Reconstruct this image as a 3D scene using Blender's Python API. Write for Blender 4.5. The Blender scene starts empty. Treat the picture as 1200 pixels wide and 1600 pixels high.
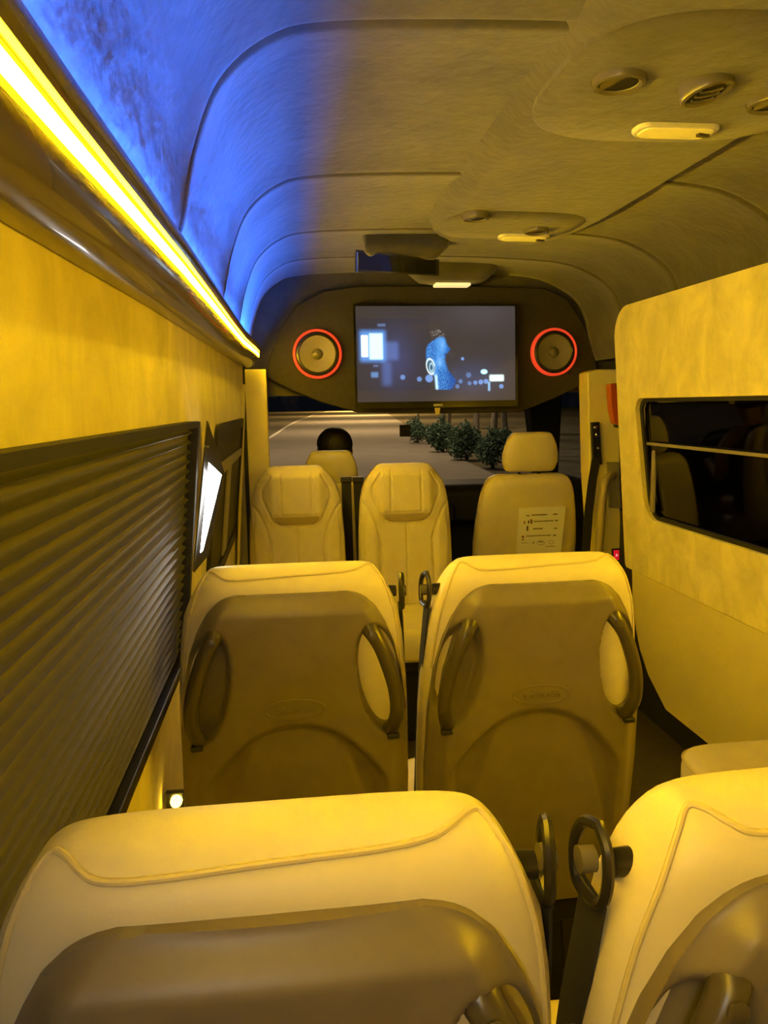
import bpy, bmesh, math, random
from mathutils import Vector, Matrix, noise
random.seed(7)
SC = bpy.context.scene
COL = SC.collection
PI = math.pi

# ------------------------------------------------------------------ camera
CAM_Z = 1.40
FPX = 1200.0                      # focal length in pixels of the 1200x1600 frame
YAW, PITCH, ROLL = math.radians(6.85), math.radians(7.95), math.radians(0.9)
fw = Vector((math.sin(YAW)*math.cos(PITCH), math.cos(YAW)*math.cos(PITCH), -math.sin(PITCH)))
rt = fw.cross(Vector((0, 0, 1))).normalized()
up = rt.cross(fw).normalized()
rt, up = (rt*math.cos(ROLL) - up*math.sin(ROLL)), (up*math.cos(ROLL) + rt*math.sin(ROLL))
cam_data = bpy.data.cameras.new('camera')
cam = bpy.data.objects.new('camera', cam_data)
COL.objects.link(cam)
M = Matrix((( rt.x, up.x, -fw.x, 0), (rt.y, up.y, -fw.y, 0), (rt.z, up.z, -fw.z, CAM_Z), (0, 0, 0, 1)))
cam.matrix_world = M
cam_data.sensor_fit = 'VERTICAL'
cam_data.sensor_height = 24.0
cam_data.lens = 24.0*FPX/1600.0
cam_data.clip_start = 0.02
cam_data.clip_end = 600
SC.camera = cam
CP = Vector((0, 0, CAM_Z))

def at(px, py, X=None, Y=None, Z=None):
    """the point of the place seen at a photo pixel, on the plane X=, Y= or Z="""
    d = fw + rt*((px-600)/FPX) + up*((800-py)/FPX)
    if Y is not None: k = (Y-CP.y)/d.y
    elif X is not None: k = (X-CP.x)/d.x
    else: k = (Z-CP.z)/d.z
    return CP + d*k

# ------------------------------------------------------------------ world, exposure
SC.view_settings.view_transform = 'Standard'
SC.view_settings.look = 'None'
SC.view_settings.gamma = 1.0
SC.view_settings.exposure = 0.0
SC.view_settings.use_curve_mapping = False
SC.cycles.max_bounces = 8
SC.cycles.diffuse_bounces = 5
SC.cycles.sample_clamp_indirect = 6.0
W = bpy.data.worlds.new('night'); SC.world = W; W.use_nodes = True
W.node_tree.nodes['Background'].inputs[0].default_value = (0.20, 0.26, 0.40, 1)
W.node_tree.nodes['Background'].inputs[1].default_value = 0.012

YEL = (1.0, 0.60, 0.004)          # amber of the LED strips
LED_CORE, LED_EDGE, LED_RIGHT = 235.0, 5.0, 520.0
BLUE_STR = 400.0
LAMP_WHITE = 20.0
def add_light(name, typ, loc, energy, color, rot=(0, 0, 0), **kw):
    l = bpy.data.lights.new(name, typ); l.energy = energy; l.color = color
    for k, v in kw.items(): setattr(l, k, v)
    o = bpy.data.objects.new(name, l); o.location = loc; o.rotation_euler = rot
    COL.objects.link(o); return o
# added white fill, unseen on the left behind the camera, no lamp body
add_light('rear_fill_light', 'AREA', (-0.165, -0.35, 1.30), 0.95, (0.98, 0.96, 0.97), (math.radians(78), 0, math.radians(-18)), shape='RECTANGLE', size=0.06, size_y=0.14)
# unseen area lights added above the road ahead to light it evenly
for i, (x, y) in enumerate(((-1, 16), (3, 34), (6, 62), (10, 100), (15, 160), (24, 270))):
    add_light('road_fill_light', 'AREA', (x, y, 13.0), (700, 1900, 4200, 9000, 21000, 60000)[i], (1.0, 0.74-.03*i, 0.46-.062*i), (0, 0, 0), shape='DISK', size=1.2)

# ------------------------------------------------------------------ materials
def s2l(c):
    return tuple((v/255/12.92 if v/255 <= 0.04045 else ((v/255+0.055)/1.055)**2.4) for v in c)
def mat(name, col, rough=0.6, metal=0.0, noise=None, bump=None, spec=0.5, emit=None, estr=0.0, coat=0.0, sheen=0.0, stretch=None):
    m = bpy.data.materials.new(name); m.use_nodes = True
    nt = m.node_tree; b = nt.nodes['Principled BSDF']
    b.inputs['Base Color'].default_value = (*col, 1)
    b.inputs['Roughness'].default_value = rough
    b.inputs['Metallic'].default_value = metal
    b.inputs['Specular IOR Level'].default_value = spec
    b.inputs['Coat Weight'].default_value = coat
    b.inputs['Sheen Weight'].default_value = sheen
    if emit:
        b.inputs['Emission Color'].default_value = (*emit, 1)
        b.inputs['Emission Strength'].default_value = estr
    if noise or bump:
        tc = nt.nodes.new('ShaderNodeTexCoord')
        mp = nt.nodes.new('ShaderNodeMapping')
        if stretch: mp.inputs['Scale'].default_value = stretch
        nt.links.new(tc.outputs['Object'], mp.inputs['Vector'])
    if noise:
        sc, amt, det = noise
        n = nt.nodes.new('ShaderNodeTexNoise'); n.inputs['Scale'].default_value = sc
        n.inputs['Detail'].default_value = det; n.inputs['Roughness'].default_value = 0.6
        n.inputs['Distortion'].default_value = 0.6
        nt.links.new(mp.outputs['Vector'], n.inputs['Vector'])
        r = nt.nodes.new('ShaderNodeValToRGB')
        r.color_ramp.elements[0].position = 0.3; r.color_ramp.elements[1].position = 0.72
        r.color_ramp.elements[0].color = (*[v*(1-amt) for v in col], 1)
        r.color_ramp.elements[1].color = (*[min(1, v*(1+amt)) for v in col], 1)
        nt.links.new(n.outputs['Fac'], r.inputs['Fac'])
        nt.links.new(r.outputs['Color'], b.inputs['Base Color'])
    if bump:
        sc, st, ds = bump
        n2 = nt.nodes.new('ShaderNodeTexNoise'); n2.inputs['Scale'].default_value = sc
        n2.inputs['Detail'].default_value = 5
        nt.links.new(mp.outputs['Vector'], n2.inputs['Vector'])
        bp = nt.nodes.new('ShaderNodeBump'); bp.inputs['Strength'].default_value = st
        bp.inputs['Distance'].default_value = ds
        nt.links.new(n2.outputs['Fac'], bp.inputs['Height'])
        nt.links.new(bp.outputs['Normal'], b.inputs['Normal'])
    return m
def emission(name, col, strength):
    m = bpy.data.materials.new(name); m.use_nodes = True; nt = m.node_tree
    nt.nodes.remove(nt.nodes['Principled BSDF'])
    e = nt.nodes.new('ShaderNodeEmission'); e.inputs[0].default_value = (*col, 1); e.inputs[1].default_value = strength
    nt.links.new(e.outputs[0], nt.nodes['Material Output'].inputs[0]); return m
def glass(name, tint, refl, rough=0.02):
    m = bpy.data.materials.new(name); m.use_nodes = True; nt = m.node_tree
    nt.nodes.remove(nt.nodes['Principled BSDF'])
    t = nt.nodes.new('ShaderNodeBsdfTransparent'); t.inputs[0].default_value = (*tint, 1)
    g = nt.nodes.new('ShaderNodeBsdfGlossy'); g.inputs['Roughness'].default_value = rough
    mx = nt.nodes.new('ShaderNodeMixShader'); mx.inputs[0].default_value = refl
    nt.links.new(t.outputs[0], mx.inputs[1]); nt.links.new(g.outputs[0], mx.inputs[2])
    nt.links.new(mx.outputs[0], nt.nodes['Material Output'].inputs[0]); return m

MT = dict(
    leather=mat('cream_leather', (0.65, 0.575, 0.38), 0.45, noise=(9, .06, 4), bump=(220, .12, .002)),
    leather_shaded=mat('cream_leather_shaded', (0.44, 0.36, 0.18), 0.55, bump=(220, .12, .002)),
    piping=mat('piping_leather', (0.60, 0.51, 0.27), 0.45),
    shell=mat('taupe_plastic', (0.155, 0.13, 0.10), 0.42, noise=(14, .10, 5), bump=(380, .10, .001)),
    handle=mat('dark_handle_plastic', (0.055, 0.045, 0.034), 0.30),
    black=mat('black_plastic', (0.012, 0.011, 0.010), 0.35),
    blackmetal=mat('black_metal', (0.03, 0.027, 0.022), 0.28, metal=.4),
    webbing=mat('black_webbing', (0.012, 0.011, 0.010), 0.8, bump=(400, .3, .001)),
    suede=mat('beige_suede', (0.80, 0.70, 0.25), 0.9, noise=(7, .20, 8), bump=(60, .25, .004), sheen=.2, stretch=(1, 1, .8)),
    wallskin=mat('beige_wall_panel', (0.82, 0.72, 0.28), 0.5, noise=(3, .05, 3)),
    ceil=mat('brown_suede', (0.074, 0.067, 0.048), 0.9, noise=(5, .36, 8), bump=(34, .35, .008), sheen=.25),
    carpet=mat('black_carpet', (0.035, 0.030, 0.024), 0.95, noise=(60, .2, 4), bump=(300, .3, .002)),
    floor=mat('dark_floor', (0.05, 0.042, 0.032), 0.5, noise=(20, .3, 5)),
    rail=mat('gloss_bronze_rail', (0.12, 0.098, 0.068), 0.22, coat=.4),
    blind=mat('charcoal_pleated_fabric', (0.10, 0.094, 0.082), 0.42, noise=(90, .1, 3)),
    rubber=mat('black_rubber', (0.010, 0.0095, 0.009), 0.6),
    greytrim=mat('grey_trim', (0.10, 0.095, 0.09), 0.6),
    gloss=mat('gloss_black', (0.008, 0.008, 0.009), 0.08),
    chrome=mat('chrome', (0.75, 0.75, 0.75), 0.12, metal=1.0),
    white=mat('white_plastic', (0.80, 0.76, 0.66), 0.4),
    paper=mat('white_paper', (0.80, 0.78, 0.72), 0.7),
    ink=mat('dark_ink', (0.05, 0.03, 0.03), 0.7),
    redink=mat('maroon_ink', (0.14, 0.02, 0.03), 0.7),
    skin=mat('skin', (0.42, 0.25, 0.17), 0.55),
    hair=mat('black_hair', (0.012, 0.009, 0.008), 0.5, noise=(80, .4, 4), bump=(160, .6, .006)),
    shirt=mat('dark_shirt', (0.03, 0.03, 0.035), 0.85),
    cone=mat('speaker_cone', (0.20, 0.17, 0.12), 0.5),
    vent=mat('vent_plastic', (0.13, 0.115, 0.08), 0.22),
    pole=mat('amber_pole', (0.42, 0.34, 0.16), 0.35),
    plaque=mat('plaque_plastic', (0.27, 0.24, 0.18), 0.5),
    asphalt=mat('road_asphalt', (0.23, 0.205, 0.175), 0.9, noise=(.5, .12, 6), bump=(8, .3, .02)),
    dirt=mat('verge_dirt', (0.10, 0.085, 0.045), 0.95, noise=(.8, .35, 6)),
    paint=mat('road_paint', (0.75, 0.72, 0.64), 0.8),
    leaf=mat('shrub_leaf', (0.16, 0.27, 0.19), 0.7, noise=(3, .3, 3)),
    leafdark=mat('tree_leaf', (0.03, 0.045, 0.02), 0.8),
    bark=mat('pale_bark', (0.30, 0.27, 0.22), 0.9, noise=(6, .35, 4)),
    body=mat('van_paint', (0.02, 0.02, 0.022), 0.4),
    orange=mat('amber_reflector', (0.55, 0.10, 0.015), 0.18, coat=.5),
    redbtn=mat('red_button', (0.45, 0.01, 0.02), 0.3, emit=(1, .015, .03), estr=.5),
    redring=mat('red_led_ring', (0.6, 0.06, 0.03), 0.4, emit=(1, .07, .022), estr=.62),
    dome=mat('dome_lens', (0.85, 0.75, 0.5), 0.35, emit=(1, .62, .02), estr=.30),  # faint glow put in for amber light caught by the unlit lens
    warm=mat('lens_warm', (0.85, 0.8, 0.6), 0.35, emit=(1, .8, .35), estr=.8),
    led_core=emission('led_core_glow', (1, .61, .005), LED_CORE),
    led_edge=emission('led_diffuser_glow', YEL, LED_EDGE),
    led_right=emission('led_right_glow', (1, .60, .002), LED_RIGHT),
    led_blue=emission('led_blue_glow', (.03, .155, 1.0), BLUE_STR),
    floorled=emission('floor_led_glow', (1, .66, .06), 14.0),
    lampwhite=emission('lamp_white_glow', (1, .98, .94), LAMP_WHITE),
    led_bar=emission('red_numerals', (1, .5, .5), .8),
    wind=glass('windscreen_glass', (.90, .90, .88), .04),
    tint=glass('tinted_glass', (.10, .095, .09), .13, .04),
    sideglass=glass('side_glass', (.75, .78, .82), .05),
)

# ------------------------------------------------------------------ mesh helpers
def props(o, label=None, cat=None, group=None, kind=None):
    if label: o['label'] = label
    if cat: o['category'] = cat
    if group: o['group'] = group
    if kind: o['kind'] = kind
    return o
def empty(name, loc=(0, 0, 0), label=None, cat=None, group=None, rz=0):
    o = bpy.data.objects.new(name, None); COL.objects.link(o)
    o.location = loc; o.rotation_euler = (0, 0, rz); o.empty_display_size = .05
    return props(o, label, cat, group)
class MB:
    def __init__(s): s.v = []; s.f = []
    def add(s, vs, fs):
        n = len(s.v); s.v += [Vector(v) for v in vs]; s.f += [tuple(n+i for i in f) for f in fs]; return s
    def box(s, c, size, rot=None):
        x, y, z = [k/2 for k in size]; c = Vector(c)
        vs = [Vector((sx*x, sy*y, sz*z)) for sz in (-1, 1) for sy in (-1, 1) for sx in (-1, 1)]
        if rot is not None: vs = [rot @ v for v in vs]
        return s.add([c+v for v in vs], [(0, 2, 3, 1), (4, 5, 7, 6), (0, 1, 5, 4), (2, 6, 7, 3), (0, 4, 6, 2), (1, 3, 7, 5)])
    def hexa(s, a, b):                     # two quads of points -> solid
        return s.add(list(a)+list(b), [(0, 1, 2, 3), (7, 6, 5, 4)]+[(i, i+4, (i+1) % 4+4, (i+1) % 4) for i in range(4)])
    def prism(s, poly, d):                 # polygon (3D points) pushed along d
        n = len(poly); p = [Vector(q) for q in poly]; d = Vector(d)
        return s.add(p+[q+d for q in p], [tuple(range(n))[::-1], tuple(range(n, 2*n))]+[(i, (i+1) % n, (i+1) % n+n, i+n) for i in range(n)])
    def tube(s, path, r, seg=10, closed=False, flat=1.0, caps=True):
        P = [Vector(p) for p in path]; n = len(P); rings = []; prev = None
        for i, p in enumerate(P):
            if closed: t = (P[(i+1) % n]-P[i-1]).normalized()
            else: t = (P[min(i+1, n-1)]-P[max(i-1, 0)]).normalized()
            if prev is None:
                a = Vector((0, 0, 1)) if abs(t.z) < .9 else Vector((1, 0, 0))
                nr = (a - t*a.dot(t)).normalized()
            else:
                nr = (prev - t*prev.dot(t)).normalized()
            prev = nr; b = t.cross(nr)
            rr = r[i] if isinstance(r, (list, tuple)) else r
            rings.append([p + nr*(rr*math.cos(2*PI*k/seg)) + b*(rr*flat*math.sin(2*PI*k/seg)) for k in range(seg)])
        vs = [v for ring in rings for v in ring]; fs = []
        m = n if closed else n-1
        for i in range(m):
            for k in range(seg):
                a, b2 = i*seg+k, i*seg+(k+1) % seg
                c, d = ((i+1) % n)*seg+(k+1) % seg, ((i+1) % n)*seg+k
                fs.append((a, b2, c, d))
        if not closed and caps:
            fs.append(tuple(range(seg))[::-1]); fs.append(tuple((n-1)*seg+k for k in range(seg)))
        return s.add(vs, fs)
    def lathe(s, prof, c, axis, seg=32, cap=True):   # prof: (radius, height along axis)
        axis = Vector(axis).normalized(); a = Vector((0, 0, 1)) if abs(axis.z) < .9 else Vector((1, 0, 0))
        u = (a-axis*a.dot(axis)).normalized(); w = axis.cross(u); c = Vector(c)
        vs = [c+axis*h+(u*math.cos(2*PI*k/seg)+w*math.sin(2*PI*k/seg))*r for r, h in prof for k in range(seg)]
        fs = [(i*seg+k, i*seg+(k+1) % seg, (i+1)*seg+(k+1) % seg, (i+1)*seg+k) for i in range(len(prof)-1) for k in range(seg)]
        if cap and prof[0][0] > 1e-5: fs.append(tuple(range(seg))[::-1])
        if cap and prof[-1][0] > 1e-5: fs.append(tuple((len(prof)-1)*seg+k for k in range(seg)))
        return s.add(vs, fs)
    def loft(s, rings, cap=True):
        n = len(rings[0]); vs = [v for r in rings for v in r]
        fs = [(i*n+k, i*n+(k+1) % n, (i+1)*n+(k+1) % n, (i+1)*n+k) for i in range(len(rings)-1) for k in range(n)]
        if cap:
            fs.append(tuple(range(n))[::-1]); fs.append(tuple((len(rings)-1)*n+k for k in range(n)))
        return s.add(vs, fs)
    def grid(s, fn, nu, nv):
        vs = [fn(i/nu, j/nv) for j in range(nv+1) for i in range(nu+1)]
        fs = [(j*(nu+1)+i, j*(nu+1)+i+1, (j+1)*(nu+1)+i+1, (j+1)*(nu+1)+i) for j in range(nv) for i in range(nu)]
        return s.add(vs, fs)
    def build(s, name, m, parent=None, smooth=False, bevel=0, segs=3, angle=40, fix=True, loc=None):
        me = bpy.data.meshes.new(name)
        me.from_pydata([tuple(v) for v in s.v], [], s.f)
        if fix:
            bm = bmesh.new(); bm.from_mesh(me); bmesh.ops.recalc_face_normals(bm, faces=bm.faces); bm.to_mesh(me); bm.free()
        me.materials.append(MT[m] if isinstance(m, str) else m)
        o = bpy.data.objects.new(name, me); COL.objects.link(o)
        if parent is not None: o.parent = parent
        if loc is not None: o.location = loc
        if smooth or bevel:
            me.polygons.foreach_set('use_smooth', [True]*len(me.polygons))
        if bevel:
            b = o.modifiers.new('bevel', 'BEVEL'); b.width = bevel; b.segments = segs; b.limit_method = 'ANGLE'; b.angle_limit = math.radians(40)
            b.harden_normals = True
        elif smooth and angle < 180:
            me.set_sharp_from_angle(angle=math.radians(angle))
        return o
def struct(o, label=None): o['kind'] = 'structure'; return props(o, label)
def lerp_table(tab, x):
    if x <= tab[0][0]: return tab[0][1]
    for (a, va), (b, vb) in zip(tab, tab[1:]):
        if x <= b: return va+(vb-va)*(x-a)/(b-a)
    return tab[-1][1]
def sm(a, b, x):
    t = max(0., min(1., (x-a)/(b-a))); return t*t*(3-2*t)
def catmull(P, n):
    P = [Vector(p) for p in P]; out = []
    for i in range(len(P)-1):
        p0, p1, p2, p3 = P[max(i-1, 0)], P[i], P[i+1], P[min(i+2, len(P)-1)]
        for k in range(n):
            t = k/n
            out.append(.5*((2*p1)+(p2-p0)*t+(2*p0-5*p1+4*p2-p3)*t*t+(3*p1-p0-3*p2+p3)*t**3))
    out.append(P[-1]); return out
def rrect(y0, y1, z0, z1, r, n=6):         # rounded rectangle loop (a, b)
    rs = r if isinstance(r, (list, tuple)) else [r]*4
    out = []
    for (cy, cz, a0, rr) in ((y1-rs[0], z1-rs[0], 0, rs[0]), (y0+rs[1], z1-rs[1], 90, rs[1]), (y0+rs[2], z0+rs[2], 180, rs[2]), (y1-rs[3], z0+rs[3], 270, rs[3])):
        for k in range(n+1):
            a = math.radians(a0+90*k/n); out.append((cy+rr*math.cos(a), cz+rr*math.sin(a)))
    return out
def text(name, body, size, m, parent, loc, rot, extrude=.0006, align='CENTER', shear=0.0):
    c = bpy.data.curves.new(name, 'FONT'); c.body = body; c.size = size; c.extrude = extrude
    c.align_x = align; c.align_y = 'CENTER'; c.shear = shear
    c.materials.append(MT[m]); o = bpy.data.objects.new(name, c); COL.objects.link(o)
    dg = bpy.context.evaluated_depsgraph_get(); me = bpy.data.meshes.new_from_object(o.evaluated_get(dg))
    bpy.data.objects.remove(o); bpy.data.curves.remove(c); me.name = name
    o = bpy.data.objects.new(name, me); COL.objects.link(o)
    o.parent = parent; o.location = loc; o.rotation_euler = rot; return o
def dup(root):
    r = root.copy(); COL.objects.link(r)
    for ch in list(root.children):
        c = ch.copy(); COL.objects.link(c); c.parent = r
        for g in list(ch.children):
            d = g.copy(); COL.objects.link(d); d.parent = c
    return r

# ------------------------------------------------------------------ setting
def xl(z):   # inner face of the left side panel at height z
    return lerp_table([(0, -.290), (.87, -.258), (1.365, -.207), (1.75, -.203)], z)
def xr(z): return 1.25 - xl(z)
ZS = [0, .2, .45, .68, .87, 1.0, 1.12, 1.24, 1.365, 1.5, 1.64]
# floor
b = MB(); b.box((.62, 1.6, -.025), (2.1, 6.6, .05)); struct(b.build('floor', 'floor'))
# left wall
def side_wall(name, y0, y1, fx, out, z1, m):
    zs = [z for z in ZS if z < z1]+[z1]; b = MB()
    a = [[Vector((fx(z), y, z)) for z in zs] for y in (y0, y1)]
    o = [[Vector((fx(z)+out*.05, y, z)) for z in zs] for y in (y0, y1)]
    ring = lambda k: a[k]+o[k][::-1]
    b.loft([ring(0), ring(1)])
    return struct(b.build(name, m, smooth=True, angle=30))
side_wall('wall_left', -1.3, 3.60, xl, -1, 1.64, 'suede')
# rear wall
b = MB(); b.box((.62, -1.33, 1.0), (1.9, .05, 2.1)); struct(b.build('wall_rear', 'suede'))
# ceiling: arched headliner with transverse seams
PROF = catmull([(-.200, 0, 1.585), (-.186, 0, 1.65), (-.172, 0, 1.70), (-.146, 0, 1.81), (-.100, 0, 1.915), (-.020, 0, 1.982), (.08, 0, 2.008),
                (.34, 0, 2.022), (.62, 0, 2.026), (.92, 0, 2.020), (1.18, 0, 2.000), (1.32, 0, 1.955), (1.42, 0, 1.885), (1.465, 0, 1.80), (1.485, 0, 1.70), (1.52, 0, 1.6)], 6)
SEAMS = [-.5, .45, 1.32, 2.14, 2.80, 3.3]
def ceil_off(y):
    d = min(abs(y-s) for s in SEAMS)
    return .013*math.exp(-(d/.008)**2) - .010*math.exp(-(max(0, d-.012)/.07)**2)
ys = sorted(set([round(-1.3+.05*i, 3) for i in range(102)]+[round(s+k*.005, 4) for s in SEAMS for k in range(-6, 7)]))
ys = [y for y in ys if y <= 3.75]
b = MB(); ctr = Vector((.62, 0, 1.3)); rings = []
for y in ys:
    off = ceil_off(y); r = []
    for p in PROF:
        q = Vector((p.x, y, p.z)); d = (Vector((q.x, 0, q.z))-ctr).normalized()
        r.append(q + Vector((d.x, 0, d.z))*off)
    rings.append(r)
n = len(PROF)
vs = [v for r in rings for v in r]
fs = [(i*n+k, i*n+k+1, (i+1)*n+k+1, (i+1)*n+k) for i in range(len(rings)-1) for k in range(n-1)]
b.add(vs, fs)
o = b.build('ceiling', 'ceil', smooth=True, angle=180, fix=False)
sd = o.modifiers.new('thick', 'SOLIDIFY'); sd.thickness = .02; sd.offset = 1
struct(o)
CEIL_Z = 2.02

# bulkhead above the cab and the black speaker board on it
YB = 3.76
def hp(pts, Y): return [at(x, y, Y=Y) for x, y in pts]
board = [(416, 590), (420, 562), (436, 515), (462, 478), (505, 454), (560, 447), (720, 446), (850, 450), (886, 466), (912, 505), (928, 545), (934, 578),
         (905, 604), (868, 622), (812, 644), (700, 646), (604, 645), (560, 645), (500, 628), (452, 608)]
b = MB(); b.prism(hp(board, YB-.03), (0, .03, 0)); struct(b.build('trim_1', 'carpet', bevel=.008, segs=3), 'black carpeted board around the television')
b = MB(); b.box((.62, YB+.08, 1.78), (2.1, .10, .66)); struct(b.build('wall_front', 'ceil'))
# cab shell beyond the bulkhead
b = MB(); b.box((.62, 4.55, 1.98), (2.1, 1.5, .04)); struct(b.build('ceiling', 'body'))
b = MB(); b.box((-.40, 4.40, .45), (.05, 1.5, .9)); b.box((-.40, 4.95, 1.4), (.05, .4, 1.2)); struct(b.build('wall_left', 'body'))
b = MB(); b.box((1.72, 4.40, .45), (.05, 1.5, .98)); struct(b.build('wall_right', 'body'))
b = MB(); b.hexa([(1.60, 4.85, .85), (1.74, 4.85, .85), (1.74, 4.98, .85), (1.60, 4.98, .85)], [(1.33, 4.35, 1.96), (1.60, 4.35, 1.96), (1.60, 4.55, 1.96), (1.33, 4.55, 1.96)])
struct(b.build('trim_2', 'rubber', bevel=.02), 'black windscreen pillar on the right')
# windscreen and side glass
b = MB(); b.hexa([(-.38, 5.16, .84), (1.70, 5.16, .84), (1.70, 5.166, .84), (-.38, 5.166, .84)], [(-.34, 4.62, 1.95), (1.62, 4.62, 1.95), (1.62, 4.626, 1.95), (-.34, 4.626, 1.95)])
struct(b.build('window_1', 'wind'), 'windscreen')
b = MB(); b.box((1.72, 4.3, 1.42), (.006, 1.2, .95)); struct(b.build('window_4', 'sideglass'), 'cab side window')
b = MB(); b.box((-.4, 4.2, 1.42), (.006, 1.0, .95)); struct(b.build('window_5', 'sideglass'), 'cab side window')
# dashboard
b = MB()
dz_ = at(720, 757, Y=4.76).z
b.prism([(-.36, 4.82, .62), (-.36, 4.73, .66), (-.36, 4.72, dz_-.05), (-.36, 4.76, dz_), (-.36, 5.05, dz_+.005), (-.36, 5.14, dz_-.03), (-.36, 5.14, .62)], (2.04, 0, 0))
b.box((.66, 5.02, .31), (2.0, .22, .62))
db = b.build('dashboard', 'rubber', bevel=.02); props(db, 'black dashboard under the windscreen', 'dashboard')
c = MB(); c.box((.80, 4.715, .72), (.42, .05, .1)); c.build('console_panel', 'black', db, bevel=.01)

# left pillar trim between saloon and cab
b = MB()
b.prism([(-.215, 3.602, .0), (-.10, 3.62, .0), (-.10, 3.70, 0), (-.36, 3.70, 0)], (0, 0, 1.57))
struct(b.build('trim_3', 'wallskin', bevel=.006), 'left pillar trim')
b = MB(); b.box((-.205, 3.598, 1.0), (.018, .012, 1.16)); struct(b.build('trim_4', 'rubber'), 'black seal on left pillar')
b = MB(); lo = [at(x, y, Y=3.588) for x, y in ((396, 900), (425, 900), (425, 748), (416, 752), (404, 766), (396, 790))]
b.prism(lo, (0, .012, 0)); struct(b.build('trim_5', 'greytrim', bevel=.003), 'grey lower pillar cover')

# ------------------------------------------------------------------ right side: sliding door, pillar
DY1 = 3.29
def wall_ring(outer, hole, fx, th, name, m, parent=None, sign=1):
    """panel with an opening, in the (y,z) plane, wrapped to the side profile fx"""
    b = MB(); n = len(outer)
    sub = 6; L = []
    for k in range(sub+1):
        t = k/sub; L.append([(o[0]+(h[0]-o[0])*t, o[1]+(h[1]-o[1])*t) for o, h in zip(outer, hole)])
    inn = [[Vector((fx(z), y, z)) for y, z in l] for l in L]
    rings = inn+[[v+Vector((sign*th, 0, 0)) for v in inn[-1]], [v+Vector((sign*th, 0, 0)) for v in inn[0]], inn[0]]
    b.loft(rings, cap=False)
    return b.build(name, m, parent, smooth=True, angle=35)
zt = 1.80; zsplit = 0.658
door = empty('door_1', (0, 0, 0)); door['kind'] = 'structure'; door['label'] = 'sliding side door'
outer = rrect(-.2, DY1, zsplit, zt, [.12, .02, .02, .02], 8)
hole = rrect(1.05, 3.07, .91, 1.410, [.05, .05, .05, .09], 8)
# the door front edge leans back towards its foot
lean = lambda y, z: y - .05*max(0, (1.4-z))*sm(2.8, 3.29, y)
outer = [(lean(y, z), z) for y, z in outer]; hole = [(y - .06*(1.4-z)*sm(2.6, 3.2, y), z) for y, z in hole]
fxd = lambda z: xr(z)-.03
wall_ring(outer, hole, fxd, .03, 'upper_panel', 'suede', door)
# dark rubber surround inside the opening
inner_h = rrect(1.07, 3.05, .925, 1.395, [.04, .04, .04, .08], 8)
inner_h = [(y - .06*(1.4-z)*sm(2.6, 3.2, y), z) for y, z in inner_h]
wall_ring(hole, inner_h, lambda z: xr(z)-.012, .008, 'window_frame', 'rubber', door)
b = MB(); pane = [Vector((xr(z)+.002, y, z)) for y, z in inner_h]
b.prism(pane, (.004, 0, 0)); b.build('window_pane', 'tint', door)
b = MB()
za = 1.225
b.box((xr(za)-.010, 2.05, za), (.012, 1.94, .012)); b.box((xr(1.1)-.002, 3.0, 1.08), (.010, .03, .28)); b.build('window_bar', 'plaque', door, bevel=.002)
# lower leather panel with rounded front foot
low = [(-.2, .12), (3.0, .12), (-.2, zsplit-.009)]
b = MB(); lv = []
rings = []
for k in range(7):
    z = .12+(zsplit-.009-.12)*k/6
    yf = lerp_table([(.12, 2.93), (.2, 3.07), (.3, 3.16), (.42, 3.215), (.55, 3.232)], z)
    x = fxd(z)+.016
    rings.append([Vector((x, -.2, z)), Vector((x, yf-.03, z)), Vector((x+.008, yf, z)), Vector((x+.03, yf, z)), Vector((x+.03, -.2, z))])
b.loft(rings); b.build('lower_panel', 'wallskin', door, smooth=True, angle=50)
# outer skin behind the door with a window opening, and step well
b = MB()
b.box((1.56, 1.6, .44), (.03, 3.7, .88)); b.box((1.56, 1.6, 1.55), (.03, 3.7, .28)); b.box((1.56, .3, 1.14), (.03, 1.1, .55)); b.box((1.56, 3.16, 1.14), (.03, .12, .55))
struct(b.build('wall_right', 'rubber'))
# rear quarter on the right, behind the door
side_wall('wall_right', -1.3, -.21, xr, 1, 1.64, 'suede')
# pillar in front of the door
def ppx(pts, Y): return [at(x, y, Y=Y) for x, y in pts]
b = MB(); b.prism(ppx([(918, 582), (934, 577), (1055, 577), (1065, 1180), (950, 1180), (921, 740)], 3.62), (0, .12, 0))
struct(b.build('trim_6', 'wallskin', bevel=.008), 'right pillar trim')
b = MB(); b.prism(ppx([(967, 640), (972, 640), (977, 900), (971, 900)], 3.612), (0, .006, 0)); struct(b.build('trim_7', 'rubber'), 'door seal on right pillar')

# window ahead of the blind on the left wall
def wall_pt(y, z, off=0): return Vector((xl(z)+off, y, z))
wf = empty('window_2', (0, 0, 0)); wf['kind'] = 'structure'; wf['label'] = 'dark side window ahead of the lamp'
oo = rrect(2.20, 3.42, .84, 1.352, .04, 6); ii = rrect(2.24, 3.38, .88, 1.318, .03, 6)
wall_ring(oo, ii, lambda z: xl(z)+.012, .012, 'window_frame', 'rubber', wf, sign=-1)
b = MB(); b.prism([wall_pt(y, z, .001) for y, z in ii], (.003, 0, 0)); b.build('window_pane', 'rubber', wf)
b = MB()
b.prism([wall_pt(2.25, 1.19, .006), wall_pt(2.25, 1.235, .006), wall_pt(3.37, 1.225, .006), wall_pt(3.37, 1.195, .006)], (.006, 0, 0))
b.prism([wall_pt(2.66, .89, .006), wall_pt(2.66, 1.2, .006), wall_pt(2.82, 1.2, .006), wall_pt(2.82, .89, .006)], (.006, 0, 0))
b.build('window_bar', 'plaque', wf)
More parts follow.
